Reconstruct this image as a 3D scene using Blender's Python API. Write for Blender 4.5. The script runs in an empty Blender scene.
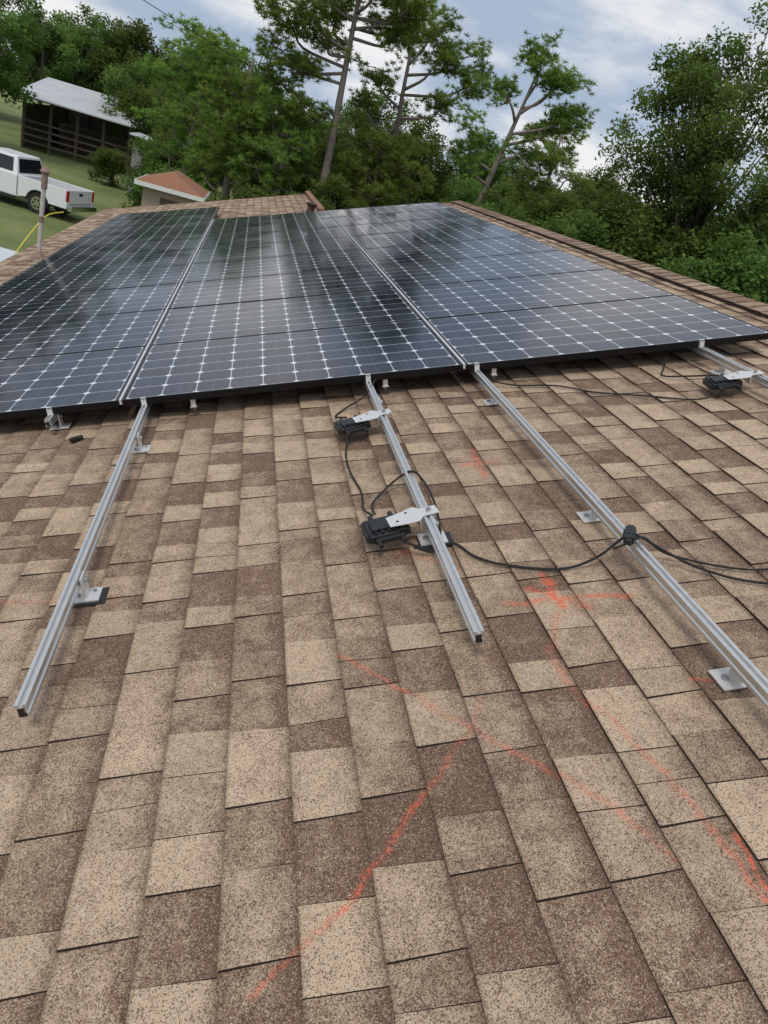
import bpy, math, random
import numpy as np
from mathutils import Vector, Matrix
rad=math.radians
scene=bpy.context.scene
scene.view_settings.view_transform='Standard'
scene.view_settings.look='None'
scene.view_settings.exposure=0
random.seed(7)

# ------------------------------------------------------------------ frames
PITCH=rad(19); Z0=3.7
cp,sp=math.cos(PITCH),math.sin(PITCH)
ROOF=Matrix(((cp,0,-sp,0),(0,1,0,0),(sp,0,cp,Z0),(0,0,0,1)))
def RP(u,v,h=0): return ROOF@Vector((u,v,h))
URIDGE=3.25; UEAVE=-3.38
RX=URIDGE*cp; RZ=Z0+URIDGE*sp

# ------------------------------------------------------------------ materials
def newmat(name):
    m=bpy.data.materials.new(name); m.use_nodes=True
    nt=m.node_tree; b=nt.nodes['Principled BSDF']
    return m,nt,b
def N(nt,t,**k):
    n=nt.nodes.new(t)
    for a,b in k.items(): setattr(n,a,b)
    return n
def math_(nt,op,a,b=None,c=None,clamp=False):
    n=nt.nodes.new('ShaderNodeMath'); n.operation=op; n.use_clamp=clamp
    for i,x in enumerate((a,b,c)):
        if x is None: continue
        if isinstance(x,(int,float)): n.inputs[i].default_value=x
        else: nt.links.new(x,n.inputs[i])
    return n.outputs[0]
def mixc(nt,fac,a,b,mode='MIX'):
    n=nt.nodes.new('ShaderNodeMix'); n.data_type='RGBA'; n.blend_type=mode
    for s,x in ((n.inputs[0],fac),(n.inputs[6],a),(n.inputs[7],b)):
        if isinstance(x,(int,float)): s.default_value=x
        elif isinstance(x,tuple): s.default_value=(x[0],x[1],x[2],1)
        else: nt.links.new(x,s)
    return n.outputs[2]
def noise(nt,vec,scale,detail=3,rough=.5,dim='3D'):
    n=nt.nodes.new('ShaderNodeTexNoise'); n.noise_dimensions=dim; n.inputs['Scale'].default_value=scale
    n.inputs['Detail'].default_value=detail; n.inputs['Roughness'].default_value=rough
    if vec is not None: nt.links.new(vec,n.inputs['Vector'])
    return n.outputs['Fac']
def maprange(nt,x,a,b,c=0,d=1,smooth=False):
    n=nt.nodes.new('ShaderNodeMapRange')
    if smooth: n.interpolation_type='SMOOTHSTEP'
    nt.links.new(x,n.inputs[0])
    for i,q in enumerate((a,b,c,d)): n.inputs[i+1].default_value=q
    return n.outputs[0]
def bump(nt,b,h,strength,dist):
    n=nt.nodes.new('ShaderNodeBump'); n.inputs['Strength'].default_value=strength; n.inputs['Distance'].default_value=dist
    nt.links.new(h,n.inputs['Height']); nt.links.new(n.outputs[0],b.inputs['Normal'])
def objco(nt): return nt.nodes.new('ShaderNodeTexCoord').outputs['Object']

def simple(name,col,rough=.6,metal=0,nscale=None,namt=.25,spec=None,bmp=0):
    m,nt,b=newmat(name)
    b.inputs['Roughness'].default_value=rough; b.inputs['Metallic'].default_value=metal
    if spec is not None: b.inputs['Specular IOR Level'].default_value=spec
    co=objco(nt)
    f=noise(nt,co,nscale or 12,2,.6)
    c=mixc(nt,f,tuple(x*(1-namt) for x in col),tuple(min(1,x*(1+namt)) for x in col))
    nt.links.new(c,b.inputs['Base Color'])
    r=maprange(nt,f,.3,.7,rough*.85,min(1,rough*1.15)); nt.links.new(r,b.inputs['Roughness'])
    if bmp: bump(nt,b,f,bmp,.01)
    return m

CHALK=[ # (u1,v1,u2,v2,width,strength) sprayed layout marks on the roof
 (-.19,.68,-.05,.77,.012,.5),(-.05,.77,.07,.89,.013,.7),(.07,.89,.18,1.02,.013,.65),(.18,1.02,.31,1.16,.013,.45),(.31,1.16,.37,1.25,.012,.28),
 (.04,1.5,.2,1.31,.015,.6),(.2,1.31,.37,1.11,.014,.36),(.37,1.11,.527,.93,.014,.5),(.527,.93,.616,.773,.013,.4),
 (.69,1.57,.60,1.40,.018,.32),(.60,1.40,.585,1.28,.022,.35),(.585,1.28,.65,1.10,.015,.5),(.65,1.10,.70,.9,.015,.55),(.70,.9,.72,.64,.015,.6),
 (.55,1.618,.90,1.586,.020,.8),(.70,1.73,.69,1.57,.026,1.1),(.63,1.68,.77,1.545,.022,.85),
 (.735,2.72,.72,2.45,.028,.6),(.66,2.58,.80,2.56,.026,.55),
 (.89,1.22,.98,1.18,.015,.6),(.739,.80,.738,.66,.010,1.2),
 (.28,2.0,.42,1.88,.03,.35),(-.98,1.99,-.60,1.93,.025,.25)]
def chalk_near(u0,u1,v0,v1):
    for a1,b1,a2,b2,w,s in CHALK:
        for k in range(7):
            x=a1+(a2-a1)*k/6; y=b1+(b2-b1)*k/6
            if u0-.06<x<u1+.06 and v0-.06<y<v1+.06: return True
    return False

def shingle_mat(name,chalk):
    m,nt,b=newmat(name); L=nt.links
    co=objco(nt)
    at=N(nt,'ShaderNodeAttribute',attribute_name='tone')
    sep=N(nt,'ShaderNodeSeparateColor'); L.new(at.outputs['Color'],sep.inputs[0])
    tone,rnd,w=sep.outputs
    n1=noise(nt,co,14,2,.65,'2D'); n3=noise(nt,co,75,1,.7,'2D'); n0=noise(nt,co,1.3,2,.5,'2D')
    t=math_(nt,'ADD',tone,math_(nt,'MULTIPLY',math_(nt,'SUBTRACT',n1,.5),1.1))
    t=math_(nt,'ADD',t,math_(nt,'MULTIPLY',math_(nt,'SUBTRACT',n3,.5),.5))
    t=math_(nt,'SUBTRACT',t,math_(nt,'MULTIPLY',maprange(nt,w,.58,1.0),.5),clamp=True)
    base=mixc(nt,t,(.232,.148,.102),(.530,.395,.270))
    v=N(nt,'ShaderNodeTexVoronoi'); v.voronoi_dimensions='2D'; v.inputs['Scale'].default_value=500; L.new(co,v.inputs['Vector'])
    s2=N(nt,'ShaderNodeSeparateColor'); L.new(v.outputs['Color'],s2.inputs[0])
    thr=math_(nt,'ADD',.25,math_(nt,'MULTIPLY',math_(nt,'SUBTRACT',1.0,t),.22))
    dark=math_(nt,'LESS_THAN',s2.outputs[0],thr)
    c=mixc(nt,math_(nt,'MULTIPLY',dark,.70),base,(.066,.038,.027))
    lite=math_(nt,'GREATER_THAN',s2.outputs[1],math_(nt,'SUBTRACT',.92,math_(nt,'MULTIPLY',t,.2)))
    c=mixc(nt,math_(nt,'MULTIPLY',lite,.5),c,(.70,.57,.43))
    # gap shadow painted in under the next course; butt edge darkened too
    course_shade=math_(nt,'MAXIMUM',maprange(nt,w,.05,0.0,0,.4),maprange(nt,w,.86,.97,0,.32))
    c=mixc(nt,course_shade,c,(.09,.058,.042))
    g=math_(nt,'ADD',.82,math_(nt,'ADD',math_(nt,'MULTIPLY',rnd,.18),math_(nt,'MULTIPLY',n0,.14)))
    hs=N(nt,'ShaderNodeHueSaturation'); L.new(g,hs.inputs['Value']); L.new(c,hs.inputs['Color'])
    c=hs.outputs[0]
    if chalk:
        mx=None
        flat=N(nt,'ShaderNodeVectorMath',operation='MULTIPLY'); L.new(co,flat.inputs[0]); flat.inputs[1].default_value=(1,1,0)
        nn=N(nt,'ShaderNodeTexNoise'); nn.inputs['Scale'].default_value=9; L.new(co,nn.inputs['Vector'])
        off=N(nt,'ShaderNodeVectorMath',operation='SUBTRACT'); L.new(nn.outputs['Color'],off.inputs[0]); off.inputs[1].default_value=(.5,.5,.5)
        of2=N(nt,'ShaderNodeVectorMath',operation='MULTIPLY'); L.new(off.outputs[0],of2.inputs[0]); of2.inputs[1].default_value=(.06,.06,0)
        pp=N(nt,'ShaderNodeVectorMath',operation='ADD'); L.new(flat.outputs[0],pp.inputs[0]); L.new(of2.outputs[0],pp.inputs[1])
        for (a1,b1,a2,b2,wd,st) in CHALK:
            d=Vector((a2-a1,b2-b1,0)); ln=d.length; dn=d/ln
            sb=N(nt,'ShaderNodeVectorMath',operation='SUBTRACT'); L.new(pp.outputs[0],sb.inputs[0]); sb.inputs[1].default_value=(a1,b1,0)
            dt=N(nt,'ShaderNodeVectorMath',operation='DOT_PRODUCT'); L.new(sb.outputs[0],dt.inputs[0]); dt.inputs[1].default_value=dn
            cl=N(nt,'ShaderNodeClamp'); L.new(dt.outputs['Value'],cl.inputs[0]); cl.inputs[2].default_value=ln
            sc=N(nt,'ShaderNodeVectorMath',operation='SCALE'); sc.inputs[0].default_value=dn; L.new(cl.outputs[0],sc.inputs['Scale'])
            ds=N(nt,'ShaderNodeVectorMath',operation='DISTANCE'); L.new(sb.outputs[0],ds.inputs[0]); L.new(sc.outputs[0],ds.inputs[1])
            mr=maprange(nt,ds.outputs['Value'],0,wd,st,0,True)
            mx=mr if mx is None else math_(nt,'MAXIMUM',mx,mr)
        pm=math_(nt,'MULTIPLY',mx,maprange(nt,n3,.34,.62,.25,1),clamp=True)
        pm=math_(nt,'MULTIPLY',pm,maprange(nt,n1,.3,.6,.45,1))
        pm=math_(nt,'MULTIPLY',pm,math_(nt,'SUBTRACT',1.0,math_(nt,'MULTIPLY',dark,.5)))
        c=mixc(nt,pm,c,(.80,.14,.07))
    L.new(c,b.inputs['Base Color']); b.inputs['Roughness'].default_value=.95; b.inputs['Specular IOR Level'].default_value=.2
    bump(nt,b,s2.outputs[2],.4,.0010)
    return m
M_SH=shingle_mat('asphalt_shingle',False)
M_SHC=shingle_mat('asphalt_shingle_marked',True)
M_EDGE=simple('shingle_cut_edge',(.045,.028,.022),.95,nscale=200,namt=.5)
M_ALU=simple('aluminium',(.68,.68,.67),.38,.8,nscale=40,namt=.12)
M_ALU2=simple('cast_aluminium',(.72,.72,.71),.45,.4,nscale=60,namt=.12)
M_BLK=simple('black_plastic',(.012,.012,.013),.45,nscale=60,namt=.3)
M_BLKM=simple('black_anodised',(.01,.01,.013),.35,.5,nscale=30,namt=.3)
M_RUBBER=simple('rubber',(.018,.018,.018),.8,nscale=30,namt=.3)
M_BOLT=simple('steel_bolt',(.4,.4,.4),.35,1,nscale=80)
M_BARK=simple('pine_bark',(.20,.165,.145),.95,nscale=6,namt=.5)
M_BARK2=simple('oak_bark',(.13,.11,.095),.95,nscale=6,namt=.5)
M_FASCIA=simple('brown_painted_trim',(.26,.125,.07),.6,nscale=5,namt=.25)
M_WHITE=simple('white_trim',(.75,.75,.73),.5,nscale=4,namt=.06)

def brick_mat():
    m,nt,b=newmat('brick')
    co=objco(nt); sx=N(nt,'ShaderNodeSeparateXYZ'); nt.links.new(co,sx.inputs[0])
    cx=N(nt,'ShaderNodeCombineXYZ')
    nt.links.new(math_(nt,'ADD',sx.outputs[0],sx.outputs[1]),cx.inputs[0]); nt.links.new(sx.outputs[2],cx.inputs[1])
    br=N(nt,'ShaderNodeTexBrick'); nt.links.new(cx.outputs[0],br.inputs['Vector'])
    br.inputs['Scale'].default_value=1; br.inputs['Brick Width'].default_value=.2; br.inputs['Row Height'].default_value=.075
    br.inputs['Mortar Size'].default_value=.006
    br.inputs['Color1'].default_value=(.3,.12,.07,1); br.inputs['Color2'].default_value=(.2,.08,.055,1); br.inputs['Mortar'].default_value=(.4,.37,.33,1)
    nt.links.new(br.outputs[0],b.inputs['Base Color']); b.inputs['Roughness'].default_value=.9
    return m
M_BRICK=brick_mat()

def panel_mat():
    m,nt,b=newmat('solar_cells'); L=nt.links
    co=objco(nt); sx=N(nt,'ShaderNodeSeparateXYZ'); L.new(co,sx.inputs[0])
    x,y=sx.outputs[0],sx.outputs[1]
    CX,CY=.1685,.1665
    def cell(c,half,sz):
        q=math_(nt,'DIVIDE',math_(nt,'ADD',c,half),sz); fr=math_(nt,'FRACT',q)
        return math_(nt,'MULTIPLY',math_(nt,'MINIMUM',fr,math_(nt,'SUBTRACT',1.0,fr)),sz),fr,q
    dx,fx,qx=cell(x,CX*5,CX); dy,fy,qy=cell(y,CY*3,CY)
    line=math_(nt,'LESS_THAN',math_(nt,'MINIMUM',dx,dy),.0024)
    dia=math_(nt,'LESS_THAN',math_(nt,'ADD',dx,dy),.021)
    lm=math_(nt,'MAXIMUM',math_(nt,'MULTIPLY',line,.72),dia)
    hc=math_(nt,'LESS_THAN',math_(nt,'ABSOLUTE',math_(nt,'SUBTRACT',fx,.5)),.007)
    bb=math_(nt,'FRACT',math_(nt,'MULTIPLY',fy,3)); bb=math_(nt,'LESS_THAN',math_(nt,'ABSOLUTE',math_(nt,'SUBTRACT',bb,.5)),.018)
    lm=math_(nt,'MAXIMUM',lm,math_(nt,'MULTIPLY',hc,.10)); lm=math_(nt,'MAXIMUM',lm,math_(nt,'MULTIPLY',bb,.12))
    inx=math_(nt,'LESS_THAN',math_(nt,'ABSOLUTE',x),CX*5+.001); iny=math_(nt,'LESS_THAN',math_(nt,'ABSOLUTE',y),CY*3+.001)
    lm=math_(nt,'MULTIPLY',lm,math_(nt,'MULTIPLY',inx,iny))
    oi=N(nt,'ShaderNodeObjectInfo')
    wn=N(nt,'ShaderNodeTexWhiteNoise'); wn.noise_dimensions='3D'
    cv=N(nt,'ShaderNodeCombineXYZ'); L.new(math_(nt,'FLOOR',qx),cv.inputs[0]); L.new(math_(nt,'FLOOR',qy),cv.inputs[1]); L.new(oi.outputs['Random'],cv.inputs[2]); L.new(cv.outputs[0],wn.inputs[0])
    cc=mixc(nt,wn.outputs[0],(.003,.006,.018),(.008,.014,.040))
    geo=N(nt,'ShaderNodeNewGeometry')
    d1=noise(nt,geo.outputs['Position'],2.2,3,.6)
    cc=mixc(nt,maprange(nt,d1,.4,.8,0.01,.10),cc,(.21,.17,.14))
    c=mixc(nt,lm,cc,(.72,.75,.80))
    L.new(c,b.inputs['Base Color'])
    L.new(maprange(nt,d1,.3,.8,.06,.2),b.inputs['Roughness']); b.inputs['IOR'].default_value=1.37
    wv=noise(nt,co,3,1,.4); bump(nt,b,wv,.08,.004)
    return m
M_CELL=panel_mat()

def leaf_mat(name,c1,c2,trans=.35):
    m=bpy.data.materials.new(name); m.use_nodes=True; nt=m.node_tree; nt.nodes.clear(); L=nt.links
    out=N(nt,'ShaderNodeOutputMaterial')
    at=N(nt,'ShaderNodeAttribute',attribute_name='tone'); sep=N(nt,'ShaderNodeSeparateColor'); L.new(at.outputs['Color'],sep.inputs[0])
    oi=N(nt,'ShaderNodeObjectInfo')
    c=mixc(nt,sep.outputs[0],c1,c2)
    hs=N(nt,'ShaderNodeHueSaturation'); L.new(c,hs.inputs['Color'])
    L.new(maprange(nt,oi.outputs['Random'],0,1,.475,.52),hs.inputs['Hue']); L.new(maprange(nt,oi.outputs['Random'],0,1,.7,1.25),hs.inputs['Value'])
    p=N(nt,'ShaderNodeBsdfDiffuse'); L.new(hs.outputs[0],p.inputs['Color'])
    t=N(nt,'ShaderNodeBsdfTranslucent'); h2=N(nt,'ShaderNodeHueSaturation'); L.new(hs.outputs[0],h2.inputs['Color']); h2.inputs['Value'].default_value=1.7; h2.inputs['Hue'].default_value=.48
    L.new(h2.outputs[0],t.inputs['Color'])
    mx=N(nt,'ShaderNodeMixShader'); mx.inputs[0].default_value=trans; L.new(p.outputs[0],mx.inputs[1]); L.new(t.outputs[0],mx.inputs[2]); L.new(mx.outputs[0],out.inputs[0])
    return m
M_LEAF=leaf_mat('broadleaf_foliage',(.048,.090,.022),(.17,.255,.065))
M_NEEDLE=leaf_mat('pine_needles',(.070,.120,.026),(.23,.33,.075),.3)

# ------------------------------------------------------------------ mesh helpers
def mesh_obj(name,verts,faces,mats,midx=None,parent=None,matrix=None,smooth=False):
    me=bpy.data.meshes.new(name); me.from_pydata([tuple(v) for v in verts],[],faces)
    for m in mats: me.materials.append(m)
    if midx: me.polygons.foreach_set('material_index',midx)
    if smooth: me.polygons.foreach_set('use_smooth',[True]*len(faces))
    me.update()
    o=bpy.data.objects.new(name,me); scene.collection.objects.link(o)
    if matrix is not None: o.matrix_world=matrix
    if parent is not None: o.parent=parent
    return o
def empty(name,matrix=None):
    o=bpy.data.objects.new(name,None); scene.collection.objects.link(o); o.empty_display_size=.2
    if matrix is not None: o.matrix_world=matrix
    return o
class MB:
    def __init__(s): s.v=[];s.f=[];s.m=[]
    def add(s,vs,fs,mi=0,mat=None):
        o=len(s.v)
        for p in vs: s.v.append(tuple(mat@Vector(p)) if mat is not None else tuple(p))
        for f in fs: s.f.append(tuple(i+o for i in f)); s.m.append(mi)
    def box(s,x0,x1,y0,y1,z0,z1,mi=0,mat=None):
        s.add([(x0,y0,z0),(x1,y0,z0),(x1,y1,z0),(x0,y1,z0),(x0,y0,z1),(x1,y0,z1),(x1,y1,z1),(x0,y1,z1)],
              [(3,2,1,0),(4,5,6,7),(0,1,5,4),(1,2,6,5),(2,3,7,6),(3,0,4,7)],mi,mat)
    def prism(s,poly,y0,y1,mi=0,mat=None,cap=None):
        n=len(poly); vs=[(x,y0,z) for x,z in poly]+[(x,y1,z) for x,z in poly]
        s.add(vs,[(i,(i+1)%n,(i+1)%n+n,i+n) for i in range(n)]+[tuple(range(n-1,-1,-1)),tuple(range(n,2*n))],mi,mat)
    def cyl(s,c,r,h,axis='z',n=16,mi=0,mat=None,r2=None):
        r2=r if r2 is None else r2; vs=[]
        for k,(rr,t) in enumerate(((r,0),(r2,h))):
            for i in range(n):
                a=2*math.pi*i/n; p=(rr*math.cos(a),rr*math.sin(a),t)
                if axis=='y': p=(p[0],p[2],p[1])
                if axis=='x': p=(p[2],p[0],p[1])
                vs.append((p[0]+c[0],p[1]+c[1],p[2]+c[2]))
        s.add(vs,[(i,(i+1)%n,(i+1)%n+n,i+n) for i in range(n)]+[tuple(range(n-1,-1,-1)),tuple(range(n,2*n))],mi,mat)
    def tube(s,pts,radii,n=8,mi=0):
        pts=[Vector(p) for p in pts]; o=len(s.v)
        if isinstance(radii,(int,float)): radii=[radii]*len(pts)
        ref=Vector((0,0,1)); prev=None
        for i,p in enumerate(pts):
            t=(pts[min(i+1,len(pts)-1)]-pts[max(i-1,0)]).normalized()
            if prev is None:
                a=t.cross(ref); a=a if a.length>1e-3 else t.cross(Vector((1,0,0)))
            else: a=prev-t*prev.dot(t)
            a.normalize(); prev=a; b=t.cross(a)
            for k in range(n):
                g=2*math.pi*k/n; q=p+(a*math.cos(g)+b*math.sin(g))*radii[i]; s.v.append(tuple(q))
        for i in range(len(pts)-1):
            for k in range(n):
                s.f.append((o+i*n+k,o+i*n+(k+1)%n,o+(i+1)*n+(k+1)%n,o+(i+1)*n+k)); s.m.append(mi)
        s.f.append(tuple(o+k for k in range(n-1,-1,-1))); s.m.append(mi)
        s.f.append(tuple(o+(len(pts)-1)*n+k for k in range(n))); s.m.append(mi)
    def obj(s,name,mats,parent=None,matrix=None,smooth=False,bevel=0):
        o=mesh_obj(name,s.v,s.f,mats,s.m,parent,matrix,smooth)
        if bevel:
            b=o.modifiers.new('bevel','BEVEL'); b.width=bevel; b.segments=2; b.limit_method='ANGLE'; b.angle_limit=rad(40)
        return o
def spline(pts,n=8):
    P=[Vector(p) for p in pts]; P=[P[0]*2-P[1]]+P+[P[-1]*2-P[-2]]; out=[]
    for i in range(1,len(P)-2):
        for k in range(n):
            t=k/n; a,b,c,d=P[i-1:i+3]
            out.append(.5*((2*b)+(c-a)*t+(2*a-5*b+4*c-d)*t*t+(3*b-a-3*c+d)*t**3))
    out.append(P[-2]); return out
def adopt(o,e):
    o.parent=e; o.matrix_parent_inverse=e.matrix_world.inverted()

# ------------------------------------------------------------------ house
house=empty('brick_house')
def shingles(name,u0,u1,v0,v1,matrix,seed,chalk=False):
    rng=random.Random(seed); EX=.1425
    V=[];F=[];MI=[];COL=[]
    def quad(a,b,c,d,mi,cols):
        o=len(V); V.extend((a,b,c,d)); F.append((o,o+1,o+2,o+3)); MI.append(mi); COL.extend(cols)
    u=u0
    while u<u1-.01:
        top=min(u+EX+.012,u1); v=v0-rng.random()*.2; tooth=rng.random()<.5
        ub=u+rng.uniform(-.0015,.0015)
        skl=0
        while v<v1:
            ln=(rng.choice((.10,.12,.15,.18,.21)) if tooth else rng.choice((.08,.11,.14,.17,.2)))+rng.uniform(-.012,.012)
            a=max(v,v0); e=min(v+ln,v1)
            if e-a<.01: v+=ln; continue
            sk=rng.uniform(.001,.006)*(1 if tooth else -1)
            hb=(.0090 if tooth else .0050)+rng.uniform(-.0006,.0009); ht=.0015 if tooth else .0008
            tn=(rng.choice((.98,.85,.7,.45,.9)) if tooth else rng.choice((.02,.15,.33,.5,.75)))+rng.uniform(-.08,.08)
            rn=rng.random()
            g=.0013
            p0=(ub,a+g,hb);p1=(ub,e-g,hb);p2=(top,e-g-sk,ht);p3=(top,a+g+skl,ht)
            mi=1 if (chalk and v<3.2 and chalk_near(u,u+EX,a,e)) else 0
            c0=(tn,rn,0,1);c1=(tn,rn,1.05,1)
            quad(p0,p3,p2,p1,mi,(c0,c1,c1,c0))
            z=-.001
            quad((ub,a+g,z),p0,p1,(ub,e-g,z),2,(c0,)*4)
            quad((top,a+g+skl,z),p3,p0,(ub,a+g,z),2,(c0,)*4)
            quad((ub,e-g,z),p1,p2,(top,e-g-sk,z),2,(c0,)*4)
            skl=-sk
            v+=ln; tooth=not tooth if rng.random()<.85 else tooth
        u+=EX
    o=len(V); V.extend([(u0,v0,-.0008),(u1,v0,-.0008),(u1,v1,-.0008),(u0,v1,-.0008)]); F.append((o,o+1,o+2,o+3)); MI.append(2); COL.extend([(.1,.5,0,1)]*4)
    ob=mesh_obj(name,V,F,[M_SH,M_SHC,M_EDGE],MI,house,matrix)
    ca=ob.data.color_attributes.new('tone','FLOAT_COLOR','POINT')
    ca.data.foreach_set('color',np.array(COL,dtype=np.float32).ravel())
    return ob
VN=-4.0; VF=12.8; VX=16.9; UX=.85
M2=Matrix(((-cp,0,sp,2*RX),(0,-1,0,VF),(sp,0,cp,Z0),(0,0,0,1)))
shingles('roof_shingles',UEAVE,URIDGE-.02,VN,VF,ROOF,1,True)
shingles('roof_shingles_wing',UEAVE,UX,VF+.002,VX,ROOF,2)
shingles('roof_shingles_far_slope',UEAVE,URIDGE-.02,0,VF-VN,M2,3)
mb=MB(); v=VN; rng=random.Random(5); cols=[]
dL=Vector((-cp,0,-sp)); dR=Vector((cp,0,-sp)); up=Vector((0,0,1))
nL=Vector((-sp,0,cp)); nR=Vector((sp,0,cp))
while v<VF-.02:
    tn=rng.uniform(.1,.6); rn=rng.random()
    e=min(v+.16,VF)
    def ring(vv,h):
        A=Vector((RX,vv,RZ)); W=.155
        return [A+dL*W+nL*.002, A+dL*W+nL*h, A+dL*.02+nL*(h+.001), A+up*(h+.0015), A+dR*.02+nR*(h+.001), A+dR*W+nR*h, A+dR*W+nR*.002]
    r0=ring(v,.034); r1=ring(e,.029)
    mb.add(r0+r1,[(i,i+7,i+8,i+1) for i in range(6)]+[(0,1,2,3,4,5,6)],0)
    mb.m[-7]=1; mb.m[-2]=1; mb.m[-1]=1
    cols+= [(tn,rn,.3,1)]*14
    v+=.145
rc=mb.obj('ridge_cap',[M_SH,M_EDGE],house)
ca=rc.data.color_attributes.new('tone','FLOAT_COLOR','POINT'); ca.data.foreach_set('color',np.array(cols,dtype=np.float32).ravel())
mb=MB()
mb.box(UEAVE+.01,URIDGE-.05,VN+.02,VF-.01,-.03,-.004,0,ROOF)
mb.box(UEAVE+.01,UX-.01,VF-.01,VX-.02,-.03,-.004,0,ROOF)
mb.box(UEAVE-.025,UEAVE+.006,VN,VX,-.16,.002,0,ROOF)
mb.box(UEAVE,URIDGE,VN-.03,VN,-.17,.012,0,ROOF)
mb.box(UX,URIDGE-.03,VF,VF+.03,-.17,.012,0,ROOF)
mb.box(UEAVE,UX,VX,VX+.03,-.17,.012,0,ROOF)
mb.box(UX,UX+.09,VF+.03,VX+.03,-.2,.07,0,ROOF)
mb.box(UEAVE+.01,URIDGE-.05,.01,VF-VN-.02,-.03,-.004,0,M2)
mb.box(UEAVE-.025,UEAVE+.006,0,VF-VN,-.16,.002,0,M2)
mb.box(UEAVE,URIDGE-.03,-.03,0,-.17,.012,0,M2); mb.box(UEAVE,URIDGE,VF-VN,VF-VN+.03,-.17,.012,0,M2)
mb.obj('fascia_and_deck',[M_FASCIA],house)
mb=MB(); xw=UEAVE*cp+.45; ze=Z0+(xw/cp)*sp-.06
xe=2*RX-xw
mb.prism([(xw,0),(xe,0),(xe,ze),(RX,RZ-.08),(xw,ze)],VN+.35,VF-.35)
xr=UX*cp-.05
mb.prism([(xw+.003,0),(xr,0),(xr,Z0+UX*sp-.12),(xw+.003,ze-.004)],VF-.345,VX-.35)
mb.obj('walls',[M_BRICK],house)
mb=MB(); 
for yy in (-2,1.5,5,9,14):
    mb.box(xw-.03,xw-.002,yy,yy+1.1,.95,2.1,0); mb.box(xw-.045,xw-.031,yy+.05,yy+.53,1.0,2.05,1); mb.box(xw-.045,xw-.031,yy+.57,yy+1.05,1.0,2.05,1)
mb.box(xw-.03,xw-.002,11.4,12.35,.05,2.1,0)
M_GLASS=simple('dark_glass',(.015,.02,.025),.06,nscale=1)
mb.obj('windows_and_door',[M_WHITE,M_GLASS],house)

# vent pipe on roof
mb=MB(); b0=RP(-2.94,10.0,0)
mb.tube([b0+Vector((0,0,-.05)),b0+Vector((0,0,.5)),b0+Vector((.01,0,1.0))],.027,12,0)
mb.tube([b0+Vector((.01,0,.84)),b0+Vector((.01,0,1.0)),b0+Vector((.01,0,1.04)),b0+Vector((.01,0,1.09))],[.036,.036,.06,.02],12,1)
mb.tube([b0+Vector((0,0,.45)),b0+Vector((0,0,.52))],.034,12,1)
mb.tube([b0+Vector((-.0,0,-.05)),b0+Vector((0,0,.03)),b0+Vector((0,0,.1))],[.10,.08,.03],12,1)
mb.box(-3.1,-2.78,9.84,10.16,.009,.013,1,ROOF)
mb.obj('vent_pipe',[simple('weathered_pipe',(.52,.48,.44),.7,nscale=9,namt=.3),simple('rusty_metal',(.27,.19,.15),.85,nscale=25,namt=.5)],smooth=False)
mb=MB(); b1=RP(.70,13.0,0)
mb.tube([b1+Vector((0,0,-.05)),b1+Vector((0,0,.06)),b1+Vector((0,0,.09)),b1+Vector((0,0,.15)),b1+Vector((0,0,.17))],[.09,.06,.06,.10,.04],12,0)
mb.obj('roof_vent',[simple('dark_brown_vent',(.05,.03,.02),.6)])

# ------------------------------------------------------------------ solar array
PW,PD=1.722,1.032; PT=.13
mb=MB(); fw=.011; hz=.035
X,Y=PW/2,PD/2
mb.box(-X,X,-Y,-Y+fw,-hz,0,0); mb.box(-X,X,Y-fw,Y,-hz,0,0)
mb.box(-X,-X+fw,-Y+fw,Y-fw,-hz,0,0); mb.box(X-fw,X,-Y+fw,Y-fw,-hz,0,0)
mb.box(-X+fw,X-fw,-Y+fw,Y-fw,-.008,-.0015,1)
mb.box(-.08,.08,Y-.16,Y-.06,-.03,-.009,2)
pme=None
for ci,(uc,rows) in enumerate(((-1.705,10),(.037,8),(1.779,8))):
    for r in range(rows):
        vc=3.50+PD/2+r*1.044
        mtx=ROOF@Matrix.Translation((uc,vc,PT+random.uniform(-.0012,.0012)))@Matrix.Rotation(random.uniform(-.002,.002),4,'X')@Matrix.Rotation(random.uniform(-.0015,.0015),4,'Y')
        if pme is None:
            o=mb.obj('solar_panel',[M_BLKM,M_CELL,M_BLK],None,mtx); pme=o.data
        else:
            o=bpy.data.objects.new('solar_panel',pme); scene.collection.objects.link(o); o.matrix_world=mtx
prof=[(-.014,0),(.014,0),(.014,.011),(.010,.014),(.010,.022),(.014,.025),(.014,.038),(.005,.038),(.005,.031),(-.005,.031),(-.005,.038),(-.014,.038),(-.014,.025),(-.010,.022),(-.010,.014),(-.014,.011)]
def lfoot(mb,u,v):
    mb.box(u-.035,u+.058,v-.036,v+.036,.010,.016,0,ROOF)
    mb.box(u+.016,u+.022,v-.026,v+.026,.016,.088,0,ROOF)
    mb.cyl((u-.012,v,.016),.010,.007,'z',6,1,ROOF)
    mb.cyl((u+.04,v+.015,.016),.006,.004,'z',6,1,ROOF)
    mb.cyl((u+.022,v,.07),.008,.012,'x',6,1,ROOF)
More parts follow.
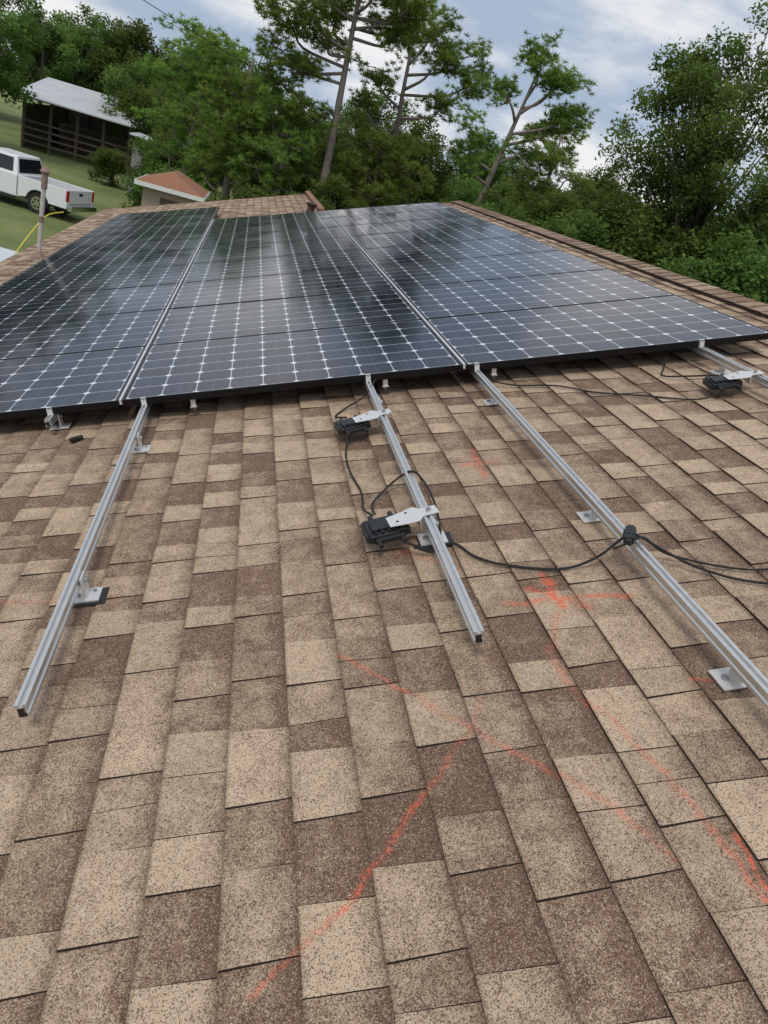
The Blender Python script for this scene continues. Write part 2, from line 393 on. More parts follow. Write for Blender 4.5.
def rail(u,v0,v1,feet,black=()):
    e=empty('mounting_rail',ROOF@Matrix.Translation((u,v0,.058)))
    m=MB(); m.prism([(u+x,.060+z) for x,z in prof],v0,v1,0,ROOF)
    m.prism([(u-.009,.063),(u+.009,.063),(u+.009,.071),(u+.006,.073),(u+.006,.083),(u+.009,.087),(u-.009,.087)],v0-.002,v0-.0005,1,ROOF)  # dark face painted on the rail end as its shaded hollow
    adopt(m.obj('extrusion',[M_ALU,M_BLK]),e)
    m=MB()
    for fv in feet: lfoot(m,u,fv)
    for fv in black: m.box(u-.040,u+.078,fv-.050,fv+.038,.0090,.0098,2,ROOF)
    adopt(m.obj('l_feet',[M_ALU2,M_BOLT,M_BLK],bevel=.0015),e)
    m=MB()
    m.box(u-.012,u+.012,3.484,3.4995,.098,.128,0,ROOF); m.box(u-.012,u+.012,3.490,3.505,.1315,.134,0,ROOF); m.cyl((u,3.487,.128),.006,.006,'z',6,1,ROOF)
    adopt(m.obj('end_clamp',[M_ALU2,M_BOLT]),e)
fs=[4.4,5.6,6.8,8,9.2,10.4,11.6]
rail(-.722,1.376,11.9,[1.95,3.12]+fs,(1.95,)); rail(.40,1.40,11.9,[2.02,3.25]+fs,(2.02,)); rail(.972,.42,11.9,[1.19,2.03,3.23]+fs); rail(2.22,2.2,11.9,[2.6,3.3]+fs)
rail(-1.17,3.42,13.95,[3.55]+fs+[12.8]); rail(-2.25,3.3,13.95,[3.6]+fs+[12.8])
for uc,v1 in ((-.834,11.83),(.908,11.83)):
    m=MB(); m.box(uc-.006,uc+.006,3.5,v1,.108,.1335,0,ROOF)
    m.obj('panel_joint_strip',[M_ALU2])
for uc in (-.49,.49,1.07,-2.0):
    m=MB(); m.box(uc-.012,uc+.012,3.505,3.53,.06,.094,0,ROOF); m.box(uc-.017,uc+.017,3.495,3.54,.055,.06,0,ROOF); m.cyl((uc,3.515,.035),.006,.03,'z',6,1,ROOF)
    m.obj('bonding_clamp',[M_ALU,M_BOLT])

# microinverters
def micro(u,v,rot,side=1):
    mt=ROOF@Matrix.Translation((u,v,.075))@Matrix.Rotation(rot,4,'Z')@Matrix.Rotation(-.08*side,4,'Y')
    e=empty('microinverter',mt)
    m=MB()
    body=[(-.085,-.045),(-.07,-.06),(.02,-.062),(.03,-.052),(.065,-.052),(.065,.05),(.03,.06),(-.07,.06),(-.085,.045)]
    n=len(body); m.add([(x,y,-.022) for x,y in body]+[(x,y,.003) for x,y in body],[(i,(i+1)%n,(i+1)%n+n,i+n) for i in range(n)]+[tuple(range(n-1,-1,-1)),tuple(range(n,2*n))],0)
    for i in range(6): m.box(-.075+i*.022,-.069+i*.022,-.048,.046,.003,.010,0)
    m.box(-.06,.0,-.030,.03,.003,.0125,0)
    m.box(-.06,.04,-.078,-.06,-.018,-.002,0); m.cyl((-.05,-.105,-.01),.008,.03,'y',10,0); m.cyl((.03,-.105,-.01),.008,.03,'y',10,0)
    m.cyl((-.04,.06,-.01),.009,.035,'y',10,0); m.cyl((.03,.06,-.01),.009,.035,'y',10,0)
    adopt(m.obj('finned_housing',[M_BLK],None,mt,bevel=.002),e)
    m=MB(); s=side
    pl=[(.0*s,-.042),(.06*s,-.05),(.1*s,-.05),(.12*s,-.026),(.175*s,-.026),(.175*s,.026),(.12*s,.026),(.1*s,.05),(.06*s,.035),(.0*s,.02)]
    if s<0: pl=pl[::-1]
    n=len(pl); vs=[(x,y,.0145) for x,y in pl]+[(x,y,.0170) for x,y in pl]
    m.add(vs,[(i,(i+1)%n,(i+1)%n+n,i+n) for i in range(n)]+[tuple(range(n-1,-1,-1)),tuple(range(n,2*n))],0)
    m.cyl((.145*s,0,.0170),.009,.009,'z',6,1); m.cyl((.07*s,.02,.0170),.005,.001,'z',10,2); m.cyl((.03*s,-.02,.0170),.005,.001,'z',10,2)
    m.box(min(.1*s,.103*s),max(.1*s,.103*s),-.05,.05,-.02,.0145,0)
    adopt(m.obj('mounting_plate',[M_ALU2,M_BOLT,M_BLK],None,mt),e)
micro(.265,2.04,rad(6)); micro(.265,3.0,rad(8)); micro(2.07,3.02,rad(-8))
def cable(name,pts,r=.0042):
    m=MB(); m.tube([RP(*p) for p in spline(pts,8)],r,8,0); return m.obj(name,[M_RUBBER],smooth=True)
cable('trunk_cable',[(.30,1.94,.065),(.38,1.93,.03),(.47,1.96,.02),(.52,1.87,.016),(.6,1.80,.016),(.75,1.74,.016),(.86,1.735,.04),(.95,1.73,.108),(.99,1.715,.11),(1.05,1.70,.07),(1.15,1.63,.025),(1.29,1.53,.016),(1.6,1.44,.016),(1.9,1.5,.016)])
cable('trunk_cable',[(.90,1.70,.09),(.93,1.69,.108),(.98,1.705,.112),(1.02,1.73,.09),(1.1,1.71,.03),(1.3,1.60,.016),(1.55,1.60,.016)],.0035)
cable('jumper_cable',[(.23,2.92,.065),(.2,2.78,.018),(.2,2.6,.016),(.22,2.42,.016),(.21,2.28,.02),(.225,2.14,.065)])
cable('jumper_cable',[(.235,2.14,.068),(.24,2.26,.04),(.29,2.38,.02),(.37,2.42,.06),(.42,2.35,.108),(.45,2.2,.08),(.445,2.05,.03),(.40,1.93,.02),(.33,1.92,.05)])
cable('jumper_cable',[(.24,3.1,.065),(.2,3.25,.02),(.27,3.36,.02),(.36,3.4,.05),(.42,3.45,.1),(.5,3.7,.09)])
cable('trunk_cable',[(2.02,2.93,.06),(1.9,2.95,.02),(1.7,3.08,.016),(1.5,3.2,.016),(1.35,3.35,.018),(1.15,3.42,.02),(1.02,3.5,.05),(.98,3.8,.06)])
cable('jumper_cable',[(2.1,3.12,.065),(2.0,3.25,.03),(1.92,3.32,.02),(1.98,3.42,.03),(2.1,3.6,.06)])
m=MB(); mt=ROOF@Matrix.Translation((.955,1.715,.122))@Matrix.Rotation(rad(60),4,'Z')
m.box(-.035,.035,-.016,.016,-.012,.012,0); m.box(-.05,-.035,-.010,.010,-.009,.009,0); m.box(.035,.05,-.010,.010,-.009,.009,0); m.box(-.012,.012,-.019,.019,-.014,.014,0)
m.obj('cable_connector',[M_BLK],None,mt,bevel=.003)
m=MB(); mt=ROOF@Matrix.Translation((-1.04,3.33,.02))
m.box(-.025,.015,-.012,.012,-.010,.008,0); m.cyl((.015,0,-.001),.011,.022,'x',10,0)
m.obj('plastic_connector',[M_BLK],None,mt@Matrix.Rotation(.6,4,'Z'),bevel=.002)
rng=random.Random(44); m=MB()
for i in range(150):
    u_=rng.uniform(-1.6,2.6); v_=rng.uniform(.5,3.4); a=rng.uniform(0,3.14); l=rng.uniform(.012,.05)
    z=.0105; m.tube([RP(u_,v_,z),RP(u_+math.cos(a)*l*.5,v_+math.sin(a)*l*.5,z+.003),RP(u_+math.cos(a+.3)*l,v_+math.sin(a+.3)*l,z)],rng.uniform(.0005,.001),4,0)
m.obj('pine_litter',[simple('dry_needles',(.22,.12,.05),.9,nscale=3,namt=.5)])

# ------------------------------------------------------------------ ground
def ground_mat():
    m,nt,b=newmat('grass'); geo=N(nt,'ShaderNodeNewGeometry').outputs['Position']
    a=noise(nt,geo,.25,4,.6); c=noise(nt,geo,6,3,.7); d=noise(nt,geo,40,2,.7)
    x=mixc(nt,maprange(nt,a,.35,.65),(.12,.175,.045),(.25,.28,.095)); x=mixc(nt,maprange(nt,c,.4,.75,0,.6),x,(.07,.11,.03)); x=mixc(nt,maprange(nt,d,.5,.8,0,.5),x,(.3,.29,.13))
    nt.links.new(x,b.inputs['Base Color']); b.inputs['Roughness'].default_value=.95; bump(nt,b,d,.6,.05)
    return m
n=48; vs=[(0,30,0)]; fs2=[]
for k,R_ in enumerate((60,300,2500)):
    for i in range(n): vs.append((R_*math.cos(2*math.pi*i/n),30+R_*math.sin(2*math.pi*i/n),0))
for i in range(n): fs2.append((0,1+i,1+(i+1)%n))
for k in range(2):
    for i in range(n): fs2.append((1+k*n+i,1+(k+1)*n+i,1+(k+1)*n+(i+1)%n,1+k*n+(i+1)%n))
mesh_obj('ground',vs,fs2,[ground_mat()])
mesh_obj('concrete_driveway',[(-11,8,.004),(-5.0,8,.004),(-6.0,23.0,.004),(-11.4,23.8,.004)],[(0,1,2,3)],[simple('concrete',(.6,.64,.67),.85,nscale=1.5,namt=.12)])

# ------------------------------------------------------------------ pickup truck
def truck(mt):
    e=empty('pickup_truck',mt)
    def put(mb,name,mats,bev=0,smooth=False):
        adopt(mb.obj(name,mats,None,mt,bevel=bev,smooth=smooth),e)
    PA=simple('white_car_paint',(.78,.79,.8),.25,nscale=1,namt=.03)
    GL=simple('car_glass',(.012,.016,.02),.05,nscale=1); CH=simple('chrome',(.7,.7,.7),.2,1); RD=simple('tail_light',(.4,.01,.01),.25); DK=simple('dark_trim',(.02,.02,.02),.6)
    W=.98
    def arch(cx,r,zb): return [(cx+r*math.cos(a),max(zb,.40+r*math.sin(a))) for a in [math.pi*(1-i/10) for i in range(11)]]
    bed=[(.0,.52)]+arch(1.25,.47,.52)+[(2.1,.45),(2.1,1.24),(.0,1.24)]
    m=MB(); m.prism(bed,-W,-W+.07,0); m.prism(bed,W-.07,W,0)
    m.box(0,.06,-W+.07,W-.07,.62,1.23,0); m.box(2.04,2.1,-W+.07,W-.07,.45,1.24,0)
    put(m,'bed_sides',[PA],.015)
    m=MB(); m.box(.06,2.04,-W+.07,W-.07,.62,.68,0); m.box(.8,1.7,-W+.07,-W+.28,.68,.88,0); m.box(.8,1.7,W-.28,W-.07,.68,.88,0); m.box(.1,5.6,-.75,.75,.42,.6,0)
    put(m,'bed_floor_and_chassis',[DK])
    front=[(2.13,.42)]+[(3.9,.42)]+arch(4.72,.47,.42)+[(5.62,.45),(5.78,.6),(5.8,.95),(5.7,1.1),(4.5,1.24),(2.13,1.24)]
    m=MB(); m.prism(front,-W,W,0); put(m,'cab_body_and_hood',[PA],.03)
    m=MB()
    b=[(2.16,-.95,1.235),(4.5,-.95,1.235),(4.5,.95,1.235),(2.16,.95,1.235)]; t=[(2.32,-.74,1.9),(3.75,-.74,1.9),(3.75,.74,1.9),(2.32,.74,1.9)]
    m.add(b+t,[(4,5,6,7),(0,1,5,4),(1,2,6,5),(2,3,7,6),(3,0,4,7)],0); put(m,'cabin',[PA],.04)
    m=MB()
    def onside(s,pts):
        r=[]
        for x,z in pts:
            k=(z-1.235)/.665; y=(.95-.21*k+.006)*s; r.append((x,y,z))
        return r if s<0 else r[::-1]
    for s in (-1,1):
        m.add(onside(s,[(2.36,1.3),(3.12,1.3),(3.12,1.8),(2.45,1.8)]),[(0,1,2,3)],0)
        m.add(onside(s,[(3.2,1.3),(4.25,1.3),(3.72,1.8),(3.2,1.8)]),[(0,1,2,3)],0)
    def plane_x(x0,x1,y0,y1,za,zb,off):
        f=lambda z:x0+(x1-x0)*(z-1.235)/.665+off; g=lambda z:(y0+(y1-y0)*(z-1.235)/.665)
        return [(f(za),-g(za),za),(f(za),g(za),za),(f(zb),g(zb),zb),(f(zb),-g(zb),zb)]
    m.add(plane_x(2.16,2.32,.82,.66,1.3,1.8,-.006),[(3,2,1,0)],0); m.add(plane_x(4.5,3.75,.86,.68,1.28,1.84,.008),[(0,1,2,3)],0)
    put(m,'windows',[GL])
    m=MB()
    for s in (-1,1):
        m.box(3.95,4.1,s*1.0 if s>0 else -1.2,1.2 if s>0 else -1.0,1.25,1.45,0)
        for x in (2.9,3.75): m.box(x,x+.16,s*W+(-.02 if s<0 else 0),s*W+(0 if s<0 else .02),1.08,1.12,0)
        for x in (2.14,3.18,4.22): m.box(x-.006,x+.006,s*W-.002 if s>0 else -W-.003,W+.003 if s>0 else -W+.002,.5,1.22,0)
        m.box(2.2,4.2,s*W-.06 if s>0 else -W-.08,W+.08 if s>0 else -W+.06,.36,.42,0)
        for cx in (1.25,4.72):
            a=[(cx+.5*math.cos(q),.4+.5*math.sin(q)) for q in [math.pi*(1-i/12) for i in range(13)]]+[(cx+.46*math.cos(q),.4+.46*math.sin(q)) for q in [math.pi*i/12 for i in range(13)]]
            m.prism(a,(s*W if s>0 else -W-.025),(s*W+.025 if s>0 else -W),0)
    put(m,'trim_and_mirrors',[DK])
    m=MB(); m.box(-.2,-.02,-.95,.95,.45,.65,0); m.box(5.8,5.9,-.95,.95,.42,.66,0); m.box(5.785,5.82,-.6,.6,.7,1.02,0); put(m,'bumpers_and_grille',[CH],.02)
    m=MB()
    for s in (-1,1): m.box(-.02,.05,s*.97-.12 if s>0 else -.985,.985 if s>0 else -.97+.12,.8,1.2,0)
    put(m,'tail_lights',[RD],.01)
    m=MB(); m.box(-.012,-.001,-.12,.12,1.02,1.12,0); m.box(-.01,-.001,-.8,.8,.7,.715,0); put(m,'tailgate_handle',[DK])
    m=MB()
    for x in (1.25,4.72):
        for s in (-1,1):
            y0=.72 if s>0 else -.99
            m.cyl((x,y0,.4),.40,.27,'y',28,0); yy=.992 if s>0 else -.998
            m.cyl((x,yy-.0,.4),.25,.006,'y',20,1); 
            for q in range(6):
                a=q*math.pi/3; m.cyl((x+.15*math.cos(a),yy+(.006 if s>0 else -.004),.4+.15*math.sin(a)),.05,.004,'y',8,0)
    put(m,'wheels',[M_RUBBER,CH])
h=Vector((-.945,.326,0)).normalized(); lft=Vector((-h.y,h.x,0))
corner=Vector((-6.7,30.0,0)); org=corner-lft*.98*.93
T=Matrix(((h.x,lft.x,0,org.x),(h.y,lft.y,0,org.y),(0,0,1,0),(0,0,0,1)))@Matrix.Diagonal((.93,.93,.93,1))
truck(T)

# ------------------------------------------------------------------ pole barn
def metal_mat():
    m,nt,b=newmat('corrugated_metal'); co=objco(nt); w=N(nt,'ShaderNodeTexWave'); w.inputs['Scale'].default_value=1.6; nt.links.new(co,w.inputs[0])
    f=noise(nt,co,.8,4,.6); c=mixc(nt,f,(.44,.46,.48),(.68,.69,.70)); nt.links.new(c,b.inputs['Base Color']); b.inputs['Roughness'].default_value=.5; b.inputs['Metallic'].default_value=.2
    bump(nt,b,w.outputs['Fac'],.5,.03); return m
M_MET=metal_mat(); M_WOOD=simple('weathered_wood',(.09,.07,.055),.9,nscale=3,namt=.4)
barn=empty('pole_barn')
mb=MB(); bx0,bx1,by0,by1=-14.6,-6.7,54,61
rf=[(by0-.9,3.05),(by1,4.3),(by1+4,3.6)]
for i in range(2):
    (ya,za),(yb,zb)=rf[i],rf[i+1]
    mb.add([(bx0-.4,ya,za),(bx1+.5,ya,za),(bx1+.5,yb,zb),(bx0-.4,yb,zb),(bx0-.4,ya,za-.07),(bx1+.5,ya,za-.07),(bx1+.5,yb,zb-.07),(bx0-.4,yb,zb-.07)],[(0,1,2,3),(7,6,5,4),(0,4,5,1),(1,5,6,2),(2,6,7,3),(3,7,4,0)],0)
mb.obj('metal_roof',[M_MET],barn)
mb=MB()
for x in np.linspace(bx0,bx1,6):
    for y,z in ((by0,3.15),(by1,4.2),(by1+3.8,3.5)): mb.box(x-.08,x+.08,y-.08,y+.08,0,z,0)
mb.box(bx0,bx1,by0-.13,by0-.08,2.9,3.13,0)
for z in (.4,.8,1.2,1.6): mb.box(bx0,bx1,by0-.12,by0-.085,z,z+.12,0)
for z in (.3,.7,1.1,1.5,1.9,2.3): mb.box(bx0,bx1,by1+3.9,by1+3.95,z,z+.42,0)
mb.obj('posts_and_rails',[M_WOOD],barn)
mb=MB(); mb.box(bx0+.5,bx1-.5,by1,by1+3,0,1.6,0); mb.box(bx0-.02,bx0+.03,by0+.1,by1+3.8,0,2.6,0)
mb.obj('stall_boards',[M_WOOD],barn)
mb=MB(); shed=empty('metal_shed')
mb.add([(-7.0,45,3.0),(-4.4,45,2.7),(-4.4,49,2.7),(-7.0,49,3.0),(-7.0,45,2.93),(-4.4,45,2.63),(-4.4,49,2.63),(-7.0,49,2.93)],[(0,1,2,3),(7,6,5,4),(0,4,5,1),(1,5,6,2),(2,6,7,3),(3,7,4,0)],0)
mb.obj('roof',[M_MET],shed); mb=MB(); mb.box(-6.8,-4.6,45.3,48.8,0,2.6,0); mb.obj('walls',[simple('grey_boards',(.3,.3,.3),.8)],shed)
sh=empty('garden_shed'); SX=-2.95; SY=27.5; hw=1.15; hd=1.6
mb=MB(); mb.box(SX-.9,SX+.9,SY+.25,SY+2*hd-.25,0,2.33,0); mb.obj('walls',[simple('tan_siding',(.34,.27,.21),.8,nscale=3,namt=.15)],sh)
mb=MB(); mb.box(SX-.3,SX+.3,SY+.22,SY+.247,.05,2.0,0); mb.obj('door',[simple('dark_door',(.08,.06,.05),.6)],sh)
mb=MB(); ze_=2.36; zt=2.86
mb.add([(SX-hw,SY,ze_),(SX+hw,SY,ze_),(SX+hw,SY+2*hd,ze_),(SX-hw,SY+2*hd,ze_),(SX,SY+.8,zt),(SX,SY+2*hd-.8,zt)],[(0,1,4),(1,2,5,4),(2,3,5),(3,0,4,5),(3,2,1,0)],0)
mb.obj('roof',[simple('terracotta_shingle',(.30,.14,.08),.9,nscale=14,namt=.45)],sh)
mb=MB()
mb.box(SX-hw-.02,SX+hw+.02,SY-.025,SY-.002,ze_-.12,ze_+.02,0); mb.box(SX-hw-.02,SX+hw+.02,SY+2*hd+.002,SY+2*hd+.025,ze_-.12,ze_+.02,0)
mb.box(SX-hw-.025,SX-hw-.002,SY,SY+2*hd,ze_-.12,ze_+.018,0); mb.box(SX+hw+.002,SX+hw+.025,SY,SY+2*hd,ze_-.12,ze_+.018,0)
mb.obj('fascia',[M_WHITE],sh)
m=MB(); m.tube([RP(*p) for p in spline([(-3.36,10.5,.03),(-3.3,11.2,.2),(-3.25,12.0,.34),(-3.25,13,.3)],8)],.009,6,0); 
m.obj('yellow_rope',[simple('yellow_nylon',(.75,.6,.05),.6)])

# ------------------------------------------------------------------ trees
def fast_mesh(name,verts,nper,col,mat_leaf,trunk):
    nf=len(verts)//nper
    tv=np.array(trunk.v,dtype=np.float32).reshape(-1,3)
    allv=np.concatenate([verts.astype(np.float32),tv])
    me=bpy.data.meshes.new(name)
    tl=[i+len(verts) for f in trunk.f for i in f]; ts=[len(f) for f in trunk.f]
    me.vertices.add(len(allv)); me.vertices.foreach_set('co',allv.ravel())
    loops=np.concatenate([np.arange(len(verts)),np.array(tl,dtype=np.int64)]).astype(np.int32)
    sizes=np.concatenate([np.full(nf,nper),np.array(ts)]).astype(np.int32)
    starts=np.concatenate([[0],np.cumsum(sizes)[:-1]]).astype(np.int32)
    me.loops.add(len(loops)); me.loops.foreach_set('vertex_index',loops)
    me.polygons.add(len(sizes)); me.polygons.foreach_set('loop_start',starts); me.polygons.foreach_set('loop_total',sizes)
    me.materials.append(mat_leaf[0]); me.materials.append(mat_leaf[1])
    me.polygons.foreach_set('material_index',np.concatenate([np.zeros(nf),np.ones(len(ts))]).astype(np.int32))
    me.update(calc_edges=True); me.validate()
    ca=me.color_attributes.new('tone','FLOAT_COLOR','POINT')
    c=np.zeros((len(allv),4),dtype=np.float32); c[:,3]=1; c[:len(verts),0]=col
    ca.data.foreach_set('color',c.ravel())
    return me
def rdir(R,n):
    d=R.normal(size=(n,3)); return d/np.linalg.norm(d,axis=1,keepdims=True)
def leaves(R,centers,radii,tones,n,ls,lw,flat=.8):
    P=[];C=[]
    for c,r,t in zip(centers,radii,tones):
        k=int(n*(r/.8)**2)
        d=rdir(R,k); rr=r*R.random(k)**.45*R.uniform(.75,1.15,k)
        p=d*rr[:,None]; p[:,2]*=flat; P.append(p+np.array(c))
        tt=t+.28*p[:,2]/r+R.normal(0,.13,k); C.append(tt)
    P=np.concatenate(P);C=np.clip(np.concatenate(C),0,1); k=len(P)
    nn=rdir(R,k); nn[:,2]=np.abs(nn[:,2])+.3; nn/=np.linalg.norm(nn,axis=1,keepdims=True)
    t=np.cross(nn,rdir(R,k)); t/=np.linalg.norm(t,axis=1,keepdims=True); b=np.cross(nn,t)
    s=R.uniform(.65,1.35,k)[:,None]
    V=np.stack([P+t*ls*s,P+b*lw*s,P-t*ls*s,P-b*lw*s],axis=1).reshape(-1,3)
    return V,np.repeat(C,4)
def broadleaf(name,seed,H=8.,rx=3.,nclump=70,cz=.6,rz=.38,n=330,ls=.092,z0=.12):
    R=np.random.default_rng(seed); tr=MB()
    cen=[];rad_=[];tone=[]
    lob=[(rdir(R,1)[0]*np.array([rx*.55,rx*.55,H*rz*.5])+np.array([0,0,H*cz])) for _ in range(7)]
    for i in range(nclump):
        l=lob[R.integers(7)]
        p=l+rdir(R,1)[0]*np.array([rx*.55,rx*.55,H*rz*.55])*R.uniform(.55,1.05)
        if p[2]<H*z0: p[2]=H*z0+R.random()*.5
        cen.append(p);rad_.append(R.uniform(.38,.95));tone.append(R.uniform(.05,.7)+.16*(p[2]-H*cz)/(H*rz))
    top=np.array([R.normal(0,.2),R.normal(0,.2),H*.72])
    tr.tube([(0,0,-.1),(.05,.03,H*.2),(top[0]*.5,top[1]*.5,H*.45),tuple(top)],[.22,.17,.12,.04],10,1)
    for i in range(0,nclump,3):
        c=cen[i]; s=np.array([top[0]*.4,top[1]*.4,min(H*.55,max(H*.15,c[2]*.6))])
        mid=(s+c)/2+np.array([0,0,-.15]); tr.tube([tuple(s),tuple(mid),tuple(c)],[.07,.045,.012],6,1)
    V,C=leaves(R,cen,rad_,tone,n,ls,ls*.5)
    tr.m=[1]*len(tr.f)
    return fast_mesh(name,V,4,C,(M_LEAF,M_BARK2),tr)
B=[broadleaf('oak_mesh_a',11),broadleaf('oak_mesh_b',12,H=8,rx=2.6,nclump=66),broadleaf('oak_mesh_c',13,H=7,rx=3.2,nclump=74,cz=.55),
   broadleaf('bush_mesh',14,H=3.6,rx=2.2,nclump=40,cz=.45,rz=.45,z0=.05)]
XO=-.41
def inst(name,me,x,y,s=1.,rz=None,parent=None,sz=None,z=0):
    o=bpy.data.objects.new(name,me); scene.collection.objects.link(o)
    o.location=(x+XO,y,z); o.scale=(s,s,sz or s); o.rotation_euler=(0,0,random.uniform(0,6.28) if rz is None else rz)
    if parent: o.parent=parent
    return o
def pine(name,seed,base,lean_top,limbs,H,dens=1.0):
    R=np.random.default_rng(seed); tr=MB(); off=np.array([XO,0,0])
    b=np.array(base,float)+off; t=np.array(lean_top,float)+off
    ks=np.linspace(0,1,9); tp=[b+(t-b)*k+np.array([.12*math.sin(k*5+seed),.1*math.cos(k*4),0])*k for k in ks]
    tr.tube([tuple(p-b) for p in tp],[.24-.19*k for k in ks],10,1)
    NV=[];NC=[]
    def at(z):
        k=min(1,max(0,z/(t[2]-b[2]))); i=min(7,int(k*8)); f=k*8-i; return tp[i]*(1-f)+tp[i+1]*f
    for (zs,tx,ty,tz,nb,rc) in limbs:
        s=at(zs)-b; e=np.array([tx,ty,tz],float)+off-b; 
        mid=(s+e)/2+np.array([0,0,-.25])+R.normal(0,.12,3); q=(s*.3+e*.7)+R.normal(0,.12,3)
        pts=spline([tuple(s),tuple(mid),tuple(q),tuple(e)],4); L_=len(pts)
        tr.tube(pts,[.065*(1-i/L_)+.012 for i in range(L_)],6,1)
        for j in range(nb):
            f=R.uniform(.45,1.0); pp=np.array(pts[min(L_-1,int(f*L_))])
            ee=pp+R.normal(0,1,3)*np.array([rc,rc,rc*.45])*.85+np.array([0,0,rc*.35])
            mm=(pp+ee)/2+np.array([0,0,-.05])
            tr.tube([tuple(pp),tuple(mm),tuple(ee)],[.024,.016,.007],5,1)
            tone=R.uniform(.2,.85)
            nt_=int(R.integers(9,15)*dens)
            tc=ee+R.normal(0,1,(nt_,3))*np.array([.28,.28,.15])
            for c in tc:
                k=26; d=rdir(R,k); d[:,2]=d[:,2]*.7+.25; d/=np.linalg.norm(d,axis=1,keepdims=True)
                ln=R.uniform(.14,.27,k)[:,None]; sd=np.cross(d,rdir(R,k)); sd/=np.linalg.norm(sd,axis=1,keepdims=True)
                w=.017
                p0=c+d*.02
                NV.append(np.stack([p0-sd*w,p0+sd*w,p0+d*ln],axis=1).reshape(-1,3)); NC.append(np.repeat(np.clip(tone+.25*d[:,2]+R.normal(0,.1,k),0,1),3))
    tr.m=[1]*len(tr.f)
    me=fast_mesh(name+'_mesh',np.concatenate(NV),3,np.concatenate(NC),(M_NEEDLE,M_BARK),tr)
    o=bpy.data.objects.new(name,me); scene.collection.objects.link(o); o.location=tuple(b)
    return o
def randlimbs(seed,cx,cy,zlo,zhi,rx,n,nb=7,rc=.6):
    r=random.Random(seed); out=[]
    for i in range(n):
        z=zlo+(zhi-zlo)*(i+.5)/n; a=i*2.4+r.random(); k=r.uniform(.5,1)*rx*(1-.35*(z-zlo)/(zhi-zlo))
        out.append((z-1.0*r.uniform(.4,1),cx+k*math.cos(a),cy+k*math.sin(a),z,nb,rc))
    return out
pine('pine_tree',1,(3.2,35,0),(3.05,35,13.4),[(6.0,1.6,34.5,6.3,6,.45),(7.6,0.2,34.8,8.1,14,.6),(8.2,-.8,35,9.2,13,.6),(8.8,.9,34.2,9.6,14,.65),(8.0,-.4,35.5,7.4,9,.6),(9.3,5.4,35.4,9.9,12,.6),(9.0,2.0,36.2,10.4,12,.65),(9.6,4.9,34.2,10.8,12,.6),(10,6.2,35,11.2,11,.55),(8.6,1.6,34.6,8.7,10,.6)]+randlimbs(5,3.3,35,10.4,13.3,2.8,10,9,.7),13.4,1.0)
pine('pine_tree',2,(7.1,38,0),(5.9,38,10.9),[(6.4,4.2,37.5,7.3,8,.45),(7.2,8.8,38,8.8,12,.5),(7.6,4.6,38,8.9,10,.5),(8.2,10.0,38,9.7,14,.55),(8.4,7.6,37.3,10.2,12,.5),(8.8,6.2,38.5,10.8,12,.5),(9.0,9.1,38,10.7,12,.5),(9.4,7.2,38,11.2,9,.5)],10.9)
pine('pine_tree',3,(10.2,36,0),(11.4,36,10.6),[(5.6,9.2,36,6.3,8,.5),(6.6,12.6,36,7.9,7,.4),(7.4,13.8,36,9.0,13,.5),(7.9,14.4,36,9.9,13,.45),(8.4,10.2,36,9.6,9,.4),(8.8,12.6,35.5,10.6,13,.5),(9.4,11.6,36.3,11.4,13,.5),(9,13.4,36.2,10.6,10,.45),(6.2,8.8,36,8.0,7,.4)],10.6)
for i,(x,y,h_,sd) in enumerate(((-1.0,37,7.6,21),(1.2,36,6.6,22),(-3.2,41,8.3,23),(16.5,44,9.5,24),(5.5,36,6.3,26))):
    pine('pine_tree',sd,(x,y,0),(x+.2,y,h_),randlimbs(sd,x,y,2.2,h_,2.3,15,9,.65),h_)

for (k,x,y,s,sz) in ((0,-15.6,48,1.25,1.2),(1,-19.5,44,1.2,1.2),(2,-5.0,50,.95,.95),(0,-7.6,57,1.0,.95),(2,-2.2,43,.85,.95),(0,.8,41,.85,.86),(0,3.9,39,.8,.76),
                     (0,11.8,34,.85,.74),(1,14.8,35,.95,.82),(2,17.8,35,1.0,.92),(0,9.0,27,.8,.66),
                     (1,11.6,25.5,.85,.72),(2,14.8,26,1.15,1.08),(1,13.8,20,.9,.80),(2,16.4,21,1.1,1.1),(0,17.5,16.5,1.0,1.0),(2,20,25,1.3,1.3),(1,17.6,12,1.0,1.0),(1,3.6,30,.55,.56),(2,7.2,31,.7,.73)):
    inst('oak_tree',B[k],x,y,s,sz=sz)
tall=broadleaf('tall_oak_mesh',31,H=12.2,rx=3.7,nclump=175,cz=.62,rz=.44,n=330,ls=.075,z0=.2)
inst('oak_tree',tall,15.9,25.5,1.0,rz=.6)
for (x,y,s) in ((-4.2,44,1.0),(-7.4,46,.6),(-3.2,34,.8),(0.2,33,.9),(2.6,34,.9),(5,33,.9),(8.6,31.5,1.0),(11,28,1.0),(13,22,1.0)):
    inst('bush',B[3],x,y,s)
dt=empty('distant_trees')
r=random.Random(9)
for i in range(34):
    x=-52+i*3.7+r.uniform(-1,1); y=76+r.uniform(-6,8)
    s=r.uniform(1.25,1.6); inst('tree',B[r.randrange(3)],x,y,s,parent=dt,sz=s*r.uniform(.85,1.05))
for x in (-17,-14.6,-12.2,-9.8,-7.2,-4.6,-2.2):
    s=r.uniform(1.1,1.3); inst('tree',B[r.randrange(3)],x,69+r.uniform(-1.5,1.5),s,parent=dt,sz=s*r.uniform(.9,1.08))
for i in range(12):
    inst('tree',B[r.randrange(3)],7+i*3.1+r.uniform(-1,1),50+r.uniform(-3,4),r.uniform(.9,1.15),parent=dt)
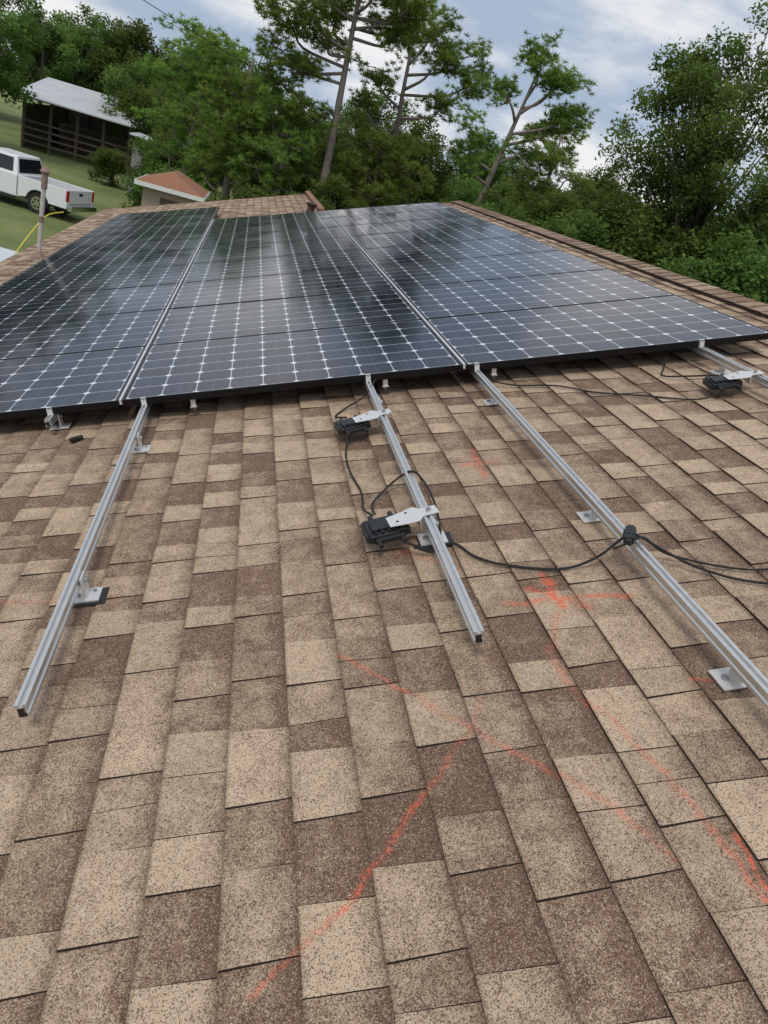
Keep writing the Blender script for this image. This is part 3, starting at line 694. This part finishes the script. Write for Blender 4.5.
m=MB(); m.tube([(-30,28,14.2),(-14,29.5,9.7),(-4.9,30.5,7.75),(-2.5,31,7.2),(2.75,35,6.3)],.014,5,0); m.obj('power_line',[M_RUBBER])

# ------------------------------------------------------------------ camera
f=709.; uu=Vector((0.98631263,0.12376245,-0.10895015)); vv=Vector((-0.15474899,0.46670333,-0.87077016)); nn=uu.cross(vv).normalized()
A=Matrix((uu,vv,nn)).to_4x4()
cam=bpy.data.cameras.new('camera'); co=bpy.data.objects.new('camera',cam); scene.collection.objects.link(co)
cam.sensor_fit='VERTICAL'; cam.sensor_height=36; cam.lens=f/1024*36; cam.clip_end=6000; cam.clip_start=.02
co.matrix_world=Matrix.Translation(RP(0,0,1.25))@(ROOF.to_3x3()@A.to_3x3()).to_4x4()
scene.camera=co

# ------------------------------------------------------------------ light
SE,SA=58,215
sd=Vector((math.sin(rad(SA))*math.cos(rad(SE)),math.cos(rad(SA))*math.cos(rad(SE)),math.sin(rad(SE))))
l=bpy.data.lights.new('sun','SUN'); l.energy=1.45; l.angle=rad(16); l.color=(1,.94,.86)
lo=bpy.data.objects.new('sun',l); scene.collection.objects.link(lo); lo.rotation_euler=sd.to_track_quat('Z','Y').to_euler(); lo.location=(0,0,40)
w=bpy.data.worlds.new('World'); scene.world=w; w.use_nodes=True; nt=w.node_tree; bg=nt.nodes['Background']
sky=N(nt,'ShaderNodeTexSky'); sky.sky_type='NISHITA'; sky.sun_disc=False; sky.sun_elevation=rad(SE); sky.sun_rotation=rad(SA)
tc=N(nt,'ShaderNodeTexCoord'); mp=N(nt,'ShaderNodeMapping'); mp.inputs['Scale'].default_value=(1.6,1.6,5.0); nt.links.new(tc.outputs['Generated'],mp.inputs[0])
c1=noise(nt,mp.outputs[0],1.9,6,.56); c2=noise(nt,mp.outputs[0],.9,2,.5)
cl=mixc(nt,maprange(nt,c1,.40,.60,0,1,True),(4.2,5.2,6.7),(9.5,9.5,9.6))
fin=mixc(nt,maprange(nt,c2,.35,.6,.7,.97),sky.outputs[0],cl)
nt.links.new(fin,bg.inputs['Color']); bg.inputs['Strength'].default_value=.094
